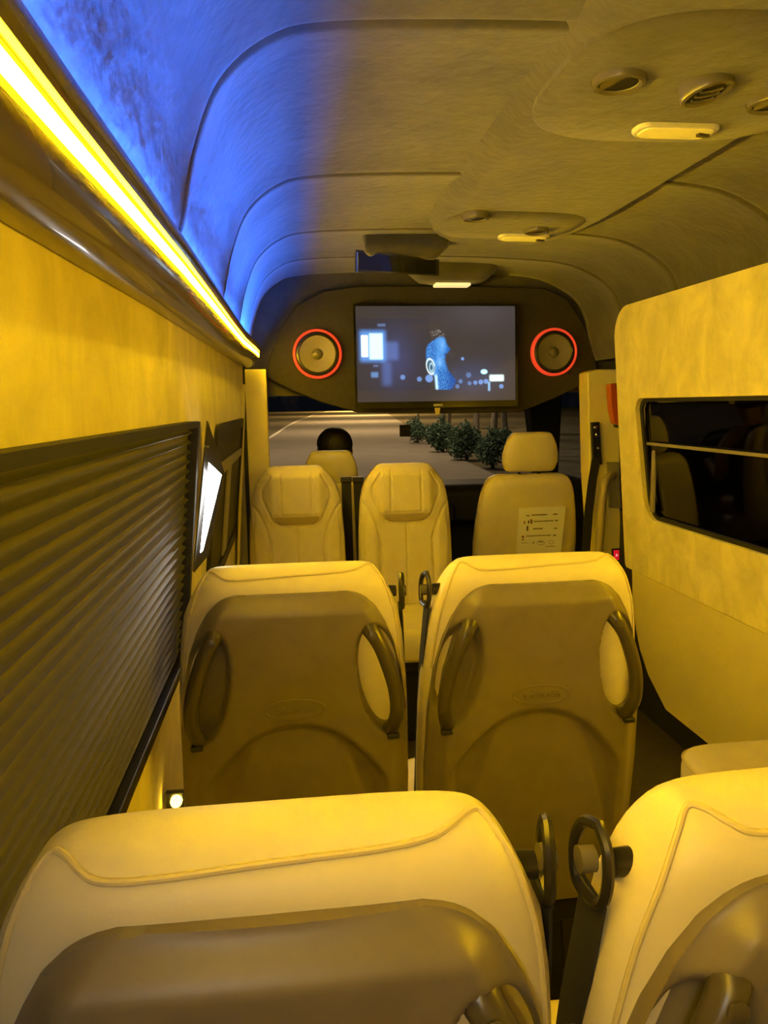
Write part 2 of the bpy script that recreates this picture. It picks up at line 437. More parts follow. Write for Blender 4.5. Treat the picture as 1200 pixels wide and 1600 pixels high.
# yellow panel edge in front of it
b = MB(); b.prism([wall_pt(3.45, .45, .001), wall_pt(3.45, 1.50, .001), wall_pt(3.57, 1.50, .001), wall_pt(3.57, .45, .001)], (.012, 0, 0)); struct(b.build('trim_8', 'suede', bevel=.004), 'wall panel edge')

# ------------------------------------------------------------------ pleated blind on the left wall
bl = empty('pleated_blind', (xl(.9), .65, .88), 'charcoal pleated window blind drawn fully down on the left wall', 'blind')
def L(o, v): return Vector(v)-Vector(o.location)
BY0, BY1, BZ0, BZ1 = -.35, 1.60, .895, 1.360
NP = 24; b = MB(); ra, rb = [], []
for k in range(8*NP+1):
    z = BZ0+(BZ1-BZ0)*k/(8*NP); ph = (k % 8)/8-.5; off = .005+.0095*math.exp(-(ph/.17)**2)
    ra.append((xl(z)+off, z))
pts = ra+[(xl(BZ1)+.002, BZ1), (xl(BZ0)+.002, BZ0)]
def ring(y): return [L(bl, (x, y, z)) for x, z in pts]
b.loft([ring(BY0+.02), ring(BY1-.015)]); pm = b.build('pleated_fabric', 'blind', bl, smooth=True, angle=60)
b = MB()
b.prism([L(bl, (xl(z)+.001, BY1-.014, z)) for z in (BZ0-.02, BZ1+.012)]+[L(bl, (xl(z)+.026, BY1-.014, z)) for z in (BZ1+.012, BZ0-.02)], (0, .03, 0)); b.build('side_channel', 'rubber', bl)
b = MB(); b.box(L(bl, (xl(BZ1)+.013, (BY0+BY1)/2, BZ1+.007)), (.024, BY1-BY0-.03, .012)); b.build('head_rail', 'rubber', bl)
b = MB(); b.box(L(bl, (xl(BZ0)+.015, (BY0+BY1)/2, BZ0-.010)), (.026, BY1-BY0-.03, .018)); b.build('bottom_rail', 'black', bl, bevel=.004)

# ------------------------------------------------------------------ LED rail along the left cove
rail = empty('light_rail', (-.2, 1.2, 1.53), 'glossy bronze LED light rail running along the left cove', 'light rail')
YR = [-1.28, 0, .6, 1.2, 1.8, 2.3, 2.7, 2.9, 3.1, 3.25, 3.38, 3.48, 3.56]
def rin(y): return .022*sm(2.5, 3.56, y)
def rup(y): return lerp_table([(-1.3, -.012), (.47, 0), (.81, .010), (1.32, .020), (3.6, .042)], y)+.006
def rail_sweep(prof, name, m, smooth=True, y1=3.56, angle=35):
    b = MB(); b.loft([[L(rail, (x+rin(y), y, z+CAM_Z+rup(y))) for x, z in prof] for y in YR if y <= y1])
    return b.build(name, m, rail, smooth=smooth, angle=angle)
rail_sweep([(-.209, .128), (-.200, .126), (-.186, .130), (-.173, .138), (-.163, .148), (-.157, .160), (-.1535, .168), (-.1535, .171), (-.168, .173), (-.168, .190),
            (-.1415, .193), (-.1385, .198), (-.1375, .206), (-.139, .215), (-.143, .221), (-.152, .2245), (-.163, .224), (-.166, .216), (-.170, .189), (-.209, .189)], 'rail_housing', 'rail')
rail_sweep([(-.160, .1725), (-.1515, .1725), (-.1508, .1742), (-.160, .1742)], 'led_diffuser', 'led_edge', False)
rail_sweep([(-.160, .1744), (-.1500, .1744), (-.1490, .1800), (-.1490, .1882), (-.160, .1882)], 'led_core', 'led_core', False)
rail_sweep([(-.160, .1884), (-.1488, .1884), (-.1482, .1905), (-.160, .1905)], 'led_diffuser', 'led_edge', False)
rail_sweep([(-.190, .1895), (-.179, .1895), (-.179, .1925), (-.190, .1925)], 'blue_led', 'led_blue', False, y1=3.5)

# matching strip over the seats on the right, behind the door opening
rr_ = empty('light_rail', (1.44, .3, 1.55), 'LED light rail along the right cove above the rear seats', 'light rail')
b = MB(); b.prism([L(rr_, (x, -1.25, z)) for x, z in ((1.455, 1.48), (1.425, 1.50), (1.408, 1.530), (1.408, 1.552), (1.366, 1.552), (1.362, 1.545), (1.358, 1.545), (1.358, 1.575), (1.38, 1.62), (1.455, 1.63))], (0, 2.6, 0)); b.build('rail_housing', 'rail', rr_)
b = MB(); b.prism([L(rr_, (x, .15, z)) for x, z in ((1.4085, 1.538), (1.4085, 1.547), (1.4055, 1.547), (1.4055, 1.538))], (0, 1.18, 0)); b.build('led_strip', 'led_right', rr_)

# ------------------------------------------------------------------ wedge lamp on the left wall
wl = empty('wall_lamp', tuple(at(318, 770, Y=1.80)), 'black kite-shaped wall lamp glowing white between left windows', 'lamp')
A, B_, C_, D_ = at(325, 657, Y=1.84), at(351, 738, Y=1.90), at(326, 868, Y=1.80), at(303, 896, Y=1.74)
b = MB(); b.prism([L(wl, p) for p in (A, B_, C_, D_)], (-.006, .02, 0)); b.build('lamp_body', 'black', wl, bevel=.002)
e0 = Vector((.001, -.004, 0))
q = [at(326, 722, Y=1.815)+e0, at(346, 741, Y=1.86)+e0, at(317, 858, Y=1.765)+e0, at(313, 862, Y=1.755)+e0]
b = MB(); b.prism([L(wl, p)+Vector((.001, -.012, 0)) for p in q], (-.001, .006, 0)); b.build('light_panel', 'lampwhite', wl)
b = MB(); 
for px, py in ((320, 697), (325, 698)):
    b.lathe([(.0025, 0), (.002, .002), (0, .0025)], L(wl, at(px, py, Y=1.795)), (.3, -1, 0), 10)
b.build('screw', 'chrome', wl, smooth=True)

# low courtesy light by the wall foot
fl = empty('floor_light', tuple(at(276, 1250, Y=1.42)), 'small amber courtesy light low by left wall', 'light')
b = MB(); b.lathe([(.0, 0), (.009, .002), (.011, .008), (.011, .016)], (0, -.016, 0), (0, 1, 0), 16); b.build('lens', 'floorled', fl, smooth=True)
b = MB(); b.box((-.004, .008, -.01), (.035, .014, .05)); b.build('housing', 'black', fl, bevel=.003)

# ------------------------------------------------------------------ seats
def superring(hw, yb, yf, z, shear, n=4.0, seg=48):
    out = []; yc, hy = (yb+yf)/2, (yf-yb)/2
    for k in range(seg):
        a = 2*PI*k/seg; c, s_ = math.cos(a), math.sin(a)
        out.append(Vector((hw*math.copysign(abs(c)**(2/n), c), yc+hy*math.copysign(abs(s_)**(2/n), s_)+shear(z), z)))
    return out
TOP = 1.125
REC = .13
def shear(z): return -(z-.92)*REC
HW = [(0, .128), (.004, .140), (.012, .150), (.025, .160), (.045, .172), (.08, .187), (.13, .196), (.2, .203), (.3, .208), (.45, .210), (.70, .205)]
CUY0, CUY1 = .016, .125                     # rear / front of the upholstered back
def cu_dims(t):
    hw = lerp_table(HW, t)
    r = .05; k = math.sqrt(max(0, 1-(1-min(t, r)/r)**2))
    yc = CUY0+.055 - .0*t
    return hw, yc-(yc-CUY0)*(.12+.88*k), yc+(CUY1-yc)*(.12+.88*k)
def cu_back(x, z):
    t = TOP-z; hw, yb, yf = cu_dims(t); yc, hy = (yb+yf)/2, (yf-yb)/2
    u = min(.999, abs(x)/hw); return yc-hy*(1-u**4)**.25 + shear(z)
SW = [(.040, .095), (.044, .112), (.052, .126), (.07, .144), (.10, .161), (.14, .176), (.2, .190), (.28, .199), (.40, .203), (.70, .200)]
def shell_y(x, t):
    hw = lerp_table(SW, t); u = abs(x)/hw
    y = 0.012 - .022*sm(0, .17, 1-u)*sm(.038, .075, t) - .006*(1-u*u)
    # hand-hold scallops
    cx = .150; tx = .202; ang = .17
    dx, dt = abs(x)-cx, t-tx
    xx, tt = dx*math.cos(ang)-dt*math.sin(ang), dx*math.sin(ang)+dt*math.cos(ang)
    e = math.sqrt((xx/.041)**2+(tt/.110)**2)
    y += (.052 if x > 0 else .026)*(1-sm(.72, 1.02, e))
    # knee arch
    arch = .272+.115*(abs(x)/.155)**2.2
    inside = sm(0, .014, t-arch)*sm(.0, .018, .163-abs(x))
    y += .017*inside
    w = .078+.06*(t-.3)/.2
    y -= .007*inside*(1-sm(-.006, .006, abs(x)-w))
    return y
def make_seat(guide):
    root = empty('coach_seat')
    # backrest cushion
    rings = []; ts = [0, .0012, .004, .008, .014, .021, .029, .038, .05, .065, .08, .1, .13, .17, .22, .28, .35, .43, .52, .62, .69]
    for t in ts:
        hw, yb, yf = cu_dims(t); rings.append(superring(hw, yb, yf, TOP-t, shear))
    b = MB(); b.loft(rings); b.build('backrest', 'leather', root, smooth=True, angle=180)
    # piping: dips along the rear, climbs to the corners, runs down both sides
    path = []
    for x, t in ((-.193, .20), (-.181, .11), (-.166, .052), (-.152, .020), (-.141, .0065), (-.131, .0055), (-.119, .011), (-.105, .0155), (-.07, .0155), (0, .0125), (.07, .0105), (.105, .008), (.120, .0045), (.133, .0025), (.142, .0055), (.153, .018), (.166, .045), (.181, .10), (.193, .20)):
        z = TOP-t; path.append((x, cu_back(x, z)-.0008, z))
    b = MB(); b.tube(catmull(path, 6), .0025, 8); b.build('piping', 'piping', root, smooth=True)
    # plastic shell
    def sf(u, v):
        t = .040+.66*(v**1.15); x = (2*u-1)*lerp_table(SW, t); return Vector((x, shell_y(x, t)+shear(TOP-t), TOP-t))
    nu, nv = 84, 110
    b = MB(); b.grid(sf, nu, nv)
    # skirt that wraps the rim forward
    loop = [j*(nu+1) for j in range(nv, -1, -1)]+list(range(1, nu+1))+[j*(nu+1)+nu for j in range(1, nv+1)]
    base = len(b.v)
    for i in loop: b.v.append(b.v[i]+Vector((0, .045, 0)))
    for k in range(len(loop)-1): b.f.append((loop[k], loop[k+1], base+k+1, base+k))
    b.build('back_shell', 'shell', root, smooth=True, angle=60)
    # grab handles
    for s in (-1, 1):
        pth = [(.124, .092, .016), (.132, .108, -.004), (.148, .136, -.014), (.164, .180, -.019), (.174, .220, -.020), (.177, .258, -.018), (.173, .284, -.012), (.167, .302, .000), (.162, .310, .016)]
        P = [Vector((s*x, y+shear(TOP-t), TOP-t)) for x, t, y in pth]
        P = catmull(P, 4); nP = len(P)
        rad = [.0160-.0035*sm(0, .25, i/nP)+.003*sm(.75, 1, i/nP) for i in range(nP)]
        b = MB(); b.tube(P, rad, 14); h = b.build('grab_handle', 'handle', root, smooth=True, angle=70)
        c = MB(); k = P[int(nP*.16)]; c.lathe([(.0075, -.0), (.0075, .002), (.0055, .0026), (0, .0026)], k+Vector((0, -.0135, 0)), (0, -1, .15), 16); c.build('screw_cap', 'handle', h, smooth=True)
        c = MB(); k = P[-6]; c.box(k+Vector((s*.003, -.010, -.010)), (.022, .012, .010)); c.build('clip', 'black', h, bevel=.003)
    # oval emblem with lettering
    t0 = .245; zc = TOP-t0; em = []
    for k in range(48):
        a = 2*PI*k/48; x = .052*math.cos(a); z = zc+.0185*math.sin(a); em.append((x, shell_y(x, TOP-z)+shear(z)-.0004, z))
    b = MB(); b.tube(em, .0011, 6, closed=True); e = b.build('emblem', 'shell', root, smooth=True)
    ya = shell_y(0, t0)+shear(zc)
    text('lettering', 'SPRINTER', .0165, 'shell', e, (0.002, ya-.0006, zc), (PI/2-math.atan(REC)*1.0, 0, 0), .0009, shear=.25)
    # belt guide at the inner shoulder
    s = guide
    if s:
        g = empty('belt_guide'); g.parent = root
        k0 = Vector((s*.166, .098+shear(1.068), 1.068))
        b = MB(); b.lathe([(.0125, -.004), (.0145, -.002), (.0145, .003), (.0115, .005), (.0100, .030), (.0, .031)], k0+Vector((-s*.010, -.030, .0)), (s*1, 0, 0), 20)
        b.build('knob', 'blackmetal', g, smooth=True, angle=35)
        lp = [(.0, -.020, .034), (.004, -.002, .026), (.006, .010, .0), (.006, .006, -.030), (.004, -.010, -.036), (.0, -.026, -.034), (-.002, -.034, -.010), (-.002, -.031, .018)]
        P = [k0+Vector((s*(.030+x), y-.008, z*.86)) for x, y, z in lp]
        P = catmull(P+[P[0]], 4)[:-1]
        b = MB(); b.tube(P, .0045, 8, closed=True); b.build('loop', 'blackmetal', g, smooth=True)
        b = MB(); b.tube([k0+Vector((s*.028, -.016, -.004)), k0+Vector((s*.040, -.016, -.004))], .010, 14); b.build('pin', 'vent', g, smooth=True)
        st = [(.029, -.020, -.028), (.032, -.012, -.075), (.036, .006, -.16), (.039, .03, -.30), (.040, .06, -.46), (.040, .09, -.56)]
        P = [k0+Vector((s*x, y, z)) for x, y, z in st]; P = catmull(P, 4)
        b = MB(); b.loft([[p+Vector((-.0012, -.021, 0)), p+Vector((.0012, -.021, 0)), p+Vector((.0012, .021, 0)), p+Vector((-.0012, .021, 0))] for p in P])
        b.build('belt_strap', 'webbing', g)
    # seat cushion, frame, legs
    def sc(z): return 0
    rings = []
    for z, k in ((.385, .9), (.39, .97), (.41, 1), (.46, 1), (.485, .985), (.497, .95), (.502, .88)):
        rings.append(superring(.205*k, .36-.225*k, .36+.225*k, z, sc, 5))
    b = MB(); b.loft(rings); b.build('seat_cushion', 'leather', root, smooth=True, angle=180)
    zc = .462; hwp, hyp = .206, .226
    P = []
    for k in range(48):
        a = 2*PI*k/48; c_, s_ = math.cos(a), math.sin(a); P.append((hwp*.985*math.copysign(abs(c_)**.4, c_), .36+hyp*.985*math.copysign(abs(s_)**.4, s_), .486))
    b = MB(); b.tube(P, .0032, 6, closed=True); b.build('cushion_piping', 'piping', root, smooth=True)
    b = MB(); b.box((0, .30, .365), (.37, .40, .035)); b.box((0, .09, .41), (.36, .03, .09)); b.build('seat_frame', 'blackmetal', root, bevel=.004)
    for s2 in (-1, 1):
        b = MB(); b.hexa([(s2*.15-.02, .16, 0), (s2*.15+.02, .16, 0), (s2*.15+.02, .46, 0), (s2*.15-.02, .46, 0)], [(s2*.15-.02, .24, .348), (s2*.15+.02, .24, .348), (s2*.15+.02, .38, .348), (s2*.15-.02, .38, .348)])
        b.build('leg', 'blackmetal', root, bevel=.004)
    return root
def dup_deep(o, parent=None):
    r = o.copy(); COL.objects.link(r)
    if parent is not None: r.parent = parent
    for ch in list(o.children): dup_deep(ch, r)
    return r
GS = 'cream leather coach seats facing forward'
seatR = make_seat(1); seatL = make_seat(-1); seat0 = make_seat(0)
def put(o, x, y, label):
    o.location = (x, y, 0); props(o, label, 'seat', GS); return o
put(seatR, -.020, .452, 'nearest coach seat against left wall, its back filling the lower left')
put(dup_deep(seatR), -.006, 1.29, 'coach seat by the pleated blind, one row ahead of the nearest')
put(seatL, .408, .445, 'nearest coach seat with dark shell at the lower right corner')
put(dup_deep(seatL), .433, 1.29, 'coach seat directly in front of the gap, right of its row, by aisle')
put(seat0, 1.17, 1.24, 'single coach seat beside the sliding door under the window')

# ---- rear-facing seats behind the driver
def seg_d(p, a, b):
    ax, ay = a; bx, by = b; px, py = p
    dx, dy = bx-ax, by-ay; t = max(0, min(1, ((px-ax)*dx+(py-ay)*dy)/(dx*dx+dy*dy+1e-12)))
    return math.hypot(px-ax-t*dx, py-ay-t*dy)
FW_ = [(0, .095), (.004, .112), (.012, .126), (.03, .143), (.055, .163), (.08, .180), (.12, .194), (.17, .203), (.22, .207), (.26, .210), (.34, .214), (.45, .216), (.66, .205)]
UL = [(.112, .040), (.150, .10), (.150, .14), (.112, .225), (.096, .245), (.070, .258), (0, .262)]       # headrest U seam (right half)
BO = [(.200, .165), (.168, .20), (.138, .26), (.118, .34), (.122, .50), (.125, .64)]                      # bolster seam
BO2 = [(.190, .20), (.188, .25), (.196, .31), (.192, .40), (.180, .52)]
VS = [(.068, .028), (.070, .21)]
def face_y(x, t):
    ax = abs(x); hw = lerp_table(FW_, t); u = min(.9999, ax/hw)
    kt = math.sqrt(max(0, 1-(1-min(t, .055)/.055)**2))
    y = .072*kt*(1-u**5)**.28
    # headrest pad pushes out, with an undercut band at its foot
    y += .022*sm(.0, .05, t)*(1-sm(.205, .262, t))*(1-sm(.10, .15, ax))
    y += .012*sm(.15, .3, t)*sm(.115, .15, ax)*(1-sm(.185, .205, ax))
    g = 0
    for pl, w in ((UL, 1.0), (BO, 1.0), (BO2, .5), (VS, .55)):
        d = min(seg_d((ax, t), pl[i], pl[i+1]) for i in range(len(pl)-1))
        g = max(g, w*math.exp(-(d/.0046)**2))
    d = abs(t-.213) if ax < .106 else 9
    g = max(g, .6*math.exp(-(d/.003)**2))
    if t > .262: g = max(g, .5*math.exp(-(ax/.003)**2))
    return y-.0115*g
RT = 1.135
def make_rear():
    root = empty('rear_facing_seat')        # local +Y faces the camera after rz=pi
    sh = lambda z: -(z-.5)*.10
    def ff(u, v):
        t = .66*(v**1.25); x = (2*u-1)*lerp_table(FW_, t); return Vector((x, face_y(x, t)+sh(RT-t), RT-t))
    nu, nv = 110, 130
    b = MB(); b.grid(ff, nu, nv)
    def fb(u, v):
        t = .66*(v**1.25); hw = lerp_table(FW_, t); x = (2*u-1)*hw; uu = min(.9999, abs(x)/hw)
        kt = math.sqrt(max(0, 1-(1-min(t, .055)/.055)**2)); return Vector((x, -.055*kt*(1-uu**4)**.25+sh(RT-t), RT-t))
    b.grid(fb, 30, 40)
    b.build('backrest', 'leather', root, smooth=True, angle=180)
    # band under the headrest pad, shade of its downward face painted into the colour
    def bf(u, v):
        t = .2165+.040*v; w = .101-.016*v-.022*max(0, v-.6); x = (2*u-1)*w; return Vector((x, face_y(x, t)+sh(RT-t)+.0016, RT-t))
    b = MB(); b.grid(bf, 30, 12); b.build('headrest_band', 'leather_shaded', root, smooth=True, angle=180)
    rings = []
    for z, k in ((.375, .9), (.38, .97), (.40, 1), (.46, 1), (.490, .985), (.505, .95), (.512, .88)):
        rings.append(superring(.208*k, .29-.22*k, .29+.22*k, z, lambda z: 0, 5))
    b = MB(); b.loft(rings); b.build('seat_cushion', 'leather', root, smooth=True, angle=180)
    b = MB(); b.box((0, .27, .35), (.38, .40, .04)); b.box((0, .0, .42), (.36, .03, .10)); b.build('seat_frame', 'black', root, bevel=.004)
    b = MB(); b.box((0, .25, .165), (.34, .30, .33)); b.build('pedestal', 'black', root, bevel=.01)
    return root
GR = 'cream leather seats facing the rear'
r1 = make_rear(); props(r1, 'rear-facing cream seat beside the left pillar', 'seat', GR); r1.location = (.018, 3.42, 0); r1.rotation_euler = (0, 0, PI)
r2 = dup_deep(r1); props(r2, 'rear-facing cream seat in the middle, right of the black belts', 'seat', GR); r2.location = (.508, 3.42, 0)
# belts between them
for i, (x0, y0, x1, y1, w) in enumerate(((541, 752, 545, 875, .046), (559.5, 752, 565, 875, .046))):
    a, c = at(x0, y0, Y=3.62), at(x1, y1, Y=3.60); c2 = Vector((c.x+.02, c.y, .004))
    sbt = empty('seat_belt', tuple(c2), ['black seat belt hanging left in the gap between rear-facing seats', 'black seat belt hanging right in the gap between rear-facing seats'][i], 'seat belt', 'belts between the rear-facing seats')
    b = MB(); b.loft([[L(sbt, p+Vector(d)) for d in ((-w/2, -.001, 0), (w/2, -.001, 0), (w/2, .001, 0), (-w/2, .001, 0))] for p in (a, c, c2)]); b.build('webbing', 'webbing', sbt)
    b = MB(); b.box(L(sbt, a+Vector((0, -.002, .008))), (w*1.15, .014, .028)); b.build('guide', 'black', sbt, bevel=.005)

# ---- cab seats
def make_cab(gap):
    root = empty('cab_seat'); sh = lambda z: -(z-.5)*.14
    T = 1.045
    H = [(0, .150), (.004, .175), (.015, .198), (.035, .215), (.07, .232), (.14, .248), (.24, .262), (.36, .270), (.6, .268)]
    def dims(t):
        k = math.sqrt(max(0, 1-(1-min(t, .05)/.05)**2)); return lerp_table(H, t), .06-.075*(.1+.9*k), .06+.075*(.1+.9*k)
    rings = []
    for t in [0, .0015, .005, .01, .018, .028, .04, .055, .08, .12, .18, .26, .36, .48, .6]:
        hw, yb, yf = dims(t); rings.append(superring(hw, yb, yf, T-t, sh, 3.6))
    b = MB(); b.loft(rings); b.build('backrest', 'leather', root, smooth=True, angle=180)
    hz = T+gap; rings = []
    HH = [(.0, .112, .6), (.004, .120, .8), (.014, .128, .95), (.05, .140, 1), (.09, .139, 1), (.13, .130, 1), (.165, .116, .95), (.185, .104, .8), (.193, .095, .55), (.197, .08, .25)]
    for dz, hw, k in HH: rings.append(superring(hw, .045-.05*k, .045+.05*k, hz+dz, sh, 3.6))
    b = MB(); b.loft(rings); b.build('headrest', 'leather', root, smooth=True, angle=180)
    for s in (-1, 1):
        b = MB(); b.tube([(s*.05, .045+sh(T-.03), T-.03), (s*.05, .045+sh(hz+.02), hz+.02)], .007, 10); b.build('headrest_post', 'black', root, smooth=True)
    rings = []
    for z, k in ((.36, .95), (.37, 1), (.46, 1), (.49, .98), (.50, .9)): rings.append(superring(.26*k, .36-.25*k, .36+.25*k, z, lambda z: 0, 5))
    b = MB(); b.loft(rings); b.build('seat_cushion', 'leather', root, smooth=True, angle=180)
    b = MB(); b.box((0, .35, .178), (.4, .4, .356)); b.build('pedestal', 'black', root, bevel=.02)
    return root
cs = make_cab(.012); props(cs, 'passenger cab seat with paper menu on its back', 'seat'); cs.location = (1.19, 3.78, 0)
ds = make_cab(-.052); props(ds, 'cab seat with dark-haired driver, behind rear-facing seats', 'seat'); ds.location = (.205, 4.03, -.02)

# paper menu stuck on the passenger seat's back
ys_ = 3.78-.016+(-(0.88-.5)*.14)-.012
sg = empty('paper_notice', tuple(at(845, 840, Y=ys_)), 'printed paper price list taped to passenger seat back', 'paper')
C4 = [(811, 794), (884, 791), (876, 868), (806, 870)]
def pyq(px, py, off=0):
    p = at(px, py, Y=ys_); z = p.z; y = ys_ - (z-.88)*.14 + off; return at(px, py, Y=y)
b = MB(); b.prism([L(sg, pyq(*c)) for c in C4], (0, .0012, 0)); b.build('sheet', 'paper', sg)
rng = random.Random(3)
def marks(rows, name, m):
    for x0, x1, y, h in rows:
        b = MB(); x = x0
        while x < x1:
            w = min(rng.uniform(1.0, 2.2), x1-x); hh = h*rng.uniform(.75, 1)
            sl = -.04
            q = [(x, y+hh/2+(x-840)*sl), (x+w, y+hh/2+(x-840)*sl), (x+w, y-hh/2+(x-840)*sl), (x, y-hh/2+(x-840)*sl)]
            b.prism([L(sg, pyq(*c, -.0006)) for c in q], (0, -.0004, 0)); x += w+.45
        b.build(name, m, sg)
marks([(831, 855, 804.5, 2.2), (864, 871, 804.5, 2.4), (834, 865, 814.5, 1.8), (867.5, 872, 814.5, 2.6), (833, 848, 826, 2.2), (866, 870.5, 826.5, 2.6), (822, 861, 837, 1.6), (864.5, 869, 837.5, 2.4), (852, 868, 854.5, 1.0)], 'printing', 'ink')
marks([(822.5, 827.5, 805, 2.2), (825, 827.5, 815, 6), (823, 825.8, 825, 9)], 'printing', 'ink')
marks([(818.5, 820.5, 815.5, 6), (829, 832, 814.5, 7.5), (815.5, 818.8, 838, 4), (816, 818.5, 842.5, 3.2)], 'icon', 'redink')
b = MB()
cen = (845, 848.5)
for r in (2.2, 3.6, 5.0):
    pts = [(cen[0]+r*math.sin(a), cen[1]-r*.75*math.cos(a)+1) for a in [k*.22-.77 for k in range(8)]]
    b.tube([L(sg, pyq(*p, -.0008)) for p in pts], .0009, 5)
b.build('icon', 'ink', sg); b = MB()
ring_ = [(cen[0]+5.4*math.cos(a), cen[1]-.2+3.2*math.sin(a)) for a in [k*PI/12 for k in range(24)]]
b.tube([L(sg, pyq(*p, -.0008)) for p in ring_], .0010, 5, closed=True); b.build('icon', 'ink', sg); b = MB()
b.tube([L(sg, pyq(831.5, 849.5, -.0008)), L(sg, pyq(833.2, 848, -.0008)), L(sg, pyq(834.6, 845.5, -.0008))], .0012, 5)
b.tube([L(sg, pyq(833.2, 848, -.0008)), L(sg, pyq(834.8, 849.8, -.0008))], .0010, 5); b.build('icon', 'ink', sg); b = MB()
b.tube([L(sg, pyq(x, 848.3+.8*math.sin(x), -.0008)) for x in (814, 816, 818, 820, 822, 824.5)], .0011, 5); b.build('icon', 'ink', sg); b = MB()
b.tube([L(sg, pyq(861.5+4*math.cos(a), 847+3*math.sin(a), -.0008)) for a in [k*PI/10 for k in range(20)]], .0006, 5, closed=True)
b.build('icon', 'ink', sg)

# ---- driver
def person():
    root = empty('person', (.245, 4.30, -.02), 'driver seen from behind, black hair above the cab headrest', 'person')
    V = [(0, 0, .52), (0, -.02, .66), (0, -.03, .82), (0, -.03, .97), (0, -.025, 1.03), (0, -.01, 1.09), (0, .0, 1.15), (0, .005, 1.205), (0, .0, 1.25),
         (-.10, 0, .50), (-.12, .22, .53), (-.13, .42, .51), (-.14, .45, .28), (-.14, .43, .09), (-.14, .53, .06),
         (.10, 0, .50), (.12, .22, .53), (.13, .42, .51), (.14, .40, .28), (.14, .38, .09), (.14, .49, .06),
         (-.13, -.03, .955), (-.19, -.01, .92), (-.22, .03, .74), (-.17, .19, .79),
         (.13, -.03, .955), (.19, -.01, .92), (.22, .03, .74), (.17, .19, .79)]
    E = [(0, 1), (1, 2), (2, 3), (3, 4), (4, 5), (5, 6), (6, 7), (7, 8), (0, 9), (9, 10), (10, 11), (11, 12), (12, 13), (13, 14), (0, 15), (15, 16), (16, 17), (17, 18), (18, 19), (19, 20),
         (3, 21), (21, 22), (22, 23), (23, 24), (3, 25), (25, 26), (26, 27), (27, 28)]
    R = {0: .13, 1: .125, 2: .14, 3: .115, 4: .058, 5: .062, 6: .078, 7: .080, 8: .062}
    for k in (9, 15): R[k] = .09
    for k in (10, 16): R[k] = .078
    for k in (11, 17): R[k] = .058
    for k in (12, 18): R[k] = .05
    for k in (13, 19, 14, 20): R[k] = .036
    for k in (21, 25): R[k] = .07
    for k in (22, 26): R[k] = .055
    for k in (23, 27): R[k] = .042
    for k in (24, 28): R[k] = .030
    # hands with fingers closed round the wheel
    for s, w in ((-1, 24), (1, 28)):
        V.append((s*.165, .235, .815)); R[len(V)-1] = .026; E.append((w, len(V)-1)); palm = len(V)-1
        for k in range(4):
            p = Vector((s*(.185-.014*k), .268, .832-.010*k)); V.append(tuple(p)); R[len(V)-1] = .010; E.append((palm, len(V)-1))
            V.append((p.x-s*.006, p.y+.026, p.z+.004)); R[len(V)-1] = .009; E.append((len(V)-2, len(V)-1))
            V.append((p.x-s*.012, p.y+.030, p.z-.020+.002*k)); R[len(V)-1] = .008; E.append((len(V)-2, len(V)-1))
        V.append((s*.140, .25, .83)); R[len(V)-1] = .011; E.append((palm, len(V)-1))
        V.append((s*.128, .275, .84)); R[len(V)-1] = .009; E.append((len(V)-2, len(V)-1))
    me = bpy.data.meshes.new('body'); me.from_pydata(V, E, []); o = bpy.data.objects.new('body', me); COL.objects.link(o); o.parent = root
    sk = o.modifiers.new('skin', 'SKIN'); sv = me.skin_vertices[0].data
    for i, d in enumerate(sv): d.radius = (R[i], R[i]*(.78 if 1 <= i <= 3 else 1)); d.use_root = (i == 0)
    sk.use_smooth_shade = True
    ss = o.modifiers.new('sub', 'SUBSURF'); ss.levels = 2; ss.render_levels = 2
    me.materials.append(MT['skin'])
    # shirt over the torso
    rings = []
    for z, hx, hy in ((.53, .165, .125), (.66, .165, .12), (.80, .18, .125), (.90, .20, .12), (.96, .175, .095), (1.0, .11, .08), (1.03, .075, .072)):
        rings.append(superring(hx, -.03-hy, -.03+hy, z, lambda z: 0, 2.6, 32))
    b = MB(); b.loft(rings); b.build('shirt', 'shirt', root, smooth=True, angle=180)
    # hair cap
    b = MB(); rings = []
    for k in range(13):
        a = PI*(k/12); z = 1.205+.098*math.cos(a); r = math.sin(a)+1e-4
        if a > 2.1: r *= .93
        rings.append([Vector(((.099+.004*rng.uniform(-1, 1))*r*math.cos(q), -.012+(.103+.004*rng.uniform(-1, 1))*r*math.sin(q)*(1 if math.sin(q) < 0 or a < 1.1 else .55), z)) for q in [2*PI*i/28 for i in range(28)]])
    b.loft(rings); b.build('hair', 'hair', root, smooth=True, angle=180)
    for s in (-1, 1):
        b = MB(); b.tube(catmull([(s*.082, .0, 1.135), (s*.091, -.006, 1.15), (s*.093, -.008, 1.17), (s*.089, -.002, 1.185), (s*.083, .006, 1.18)], 4), .008, 8); b.build('ear', 'skin', root, smooth=True)
    b = MB(); b.tube([(0, .085, 1.20), (0, .098, 1.18), (0, .108, 1.160), (0, .088, 1.150)], [.007, .010, .014, .008], 10); b.build('nose', 'skin', root, smooth=True)
    return root
pr = person()
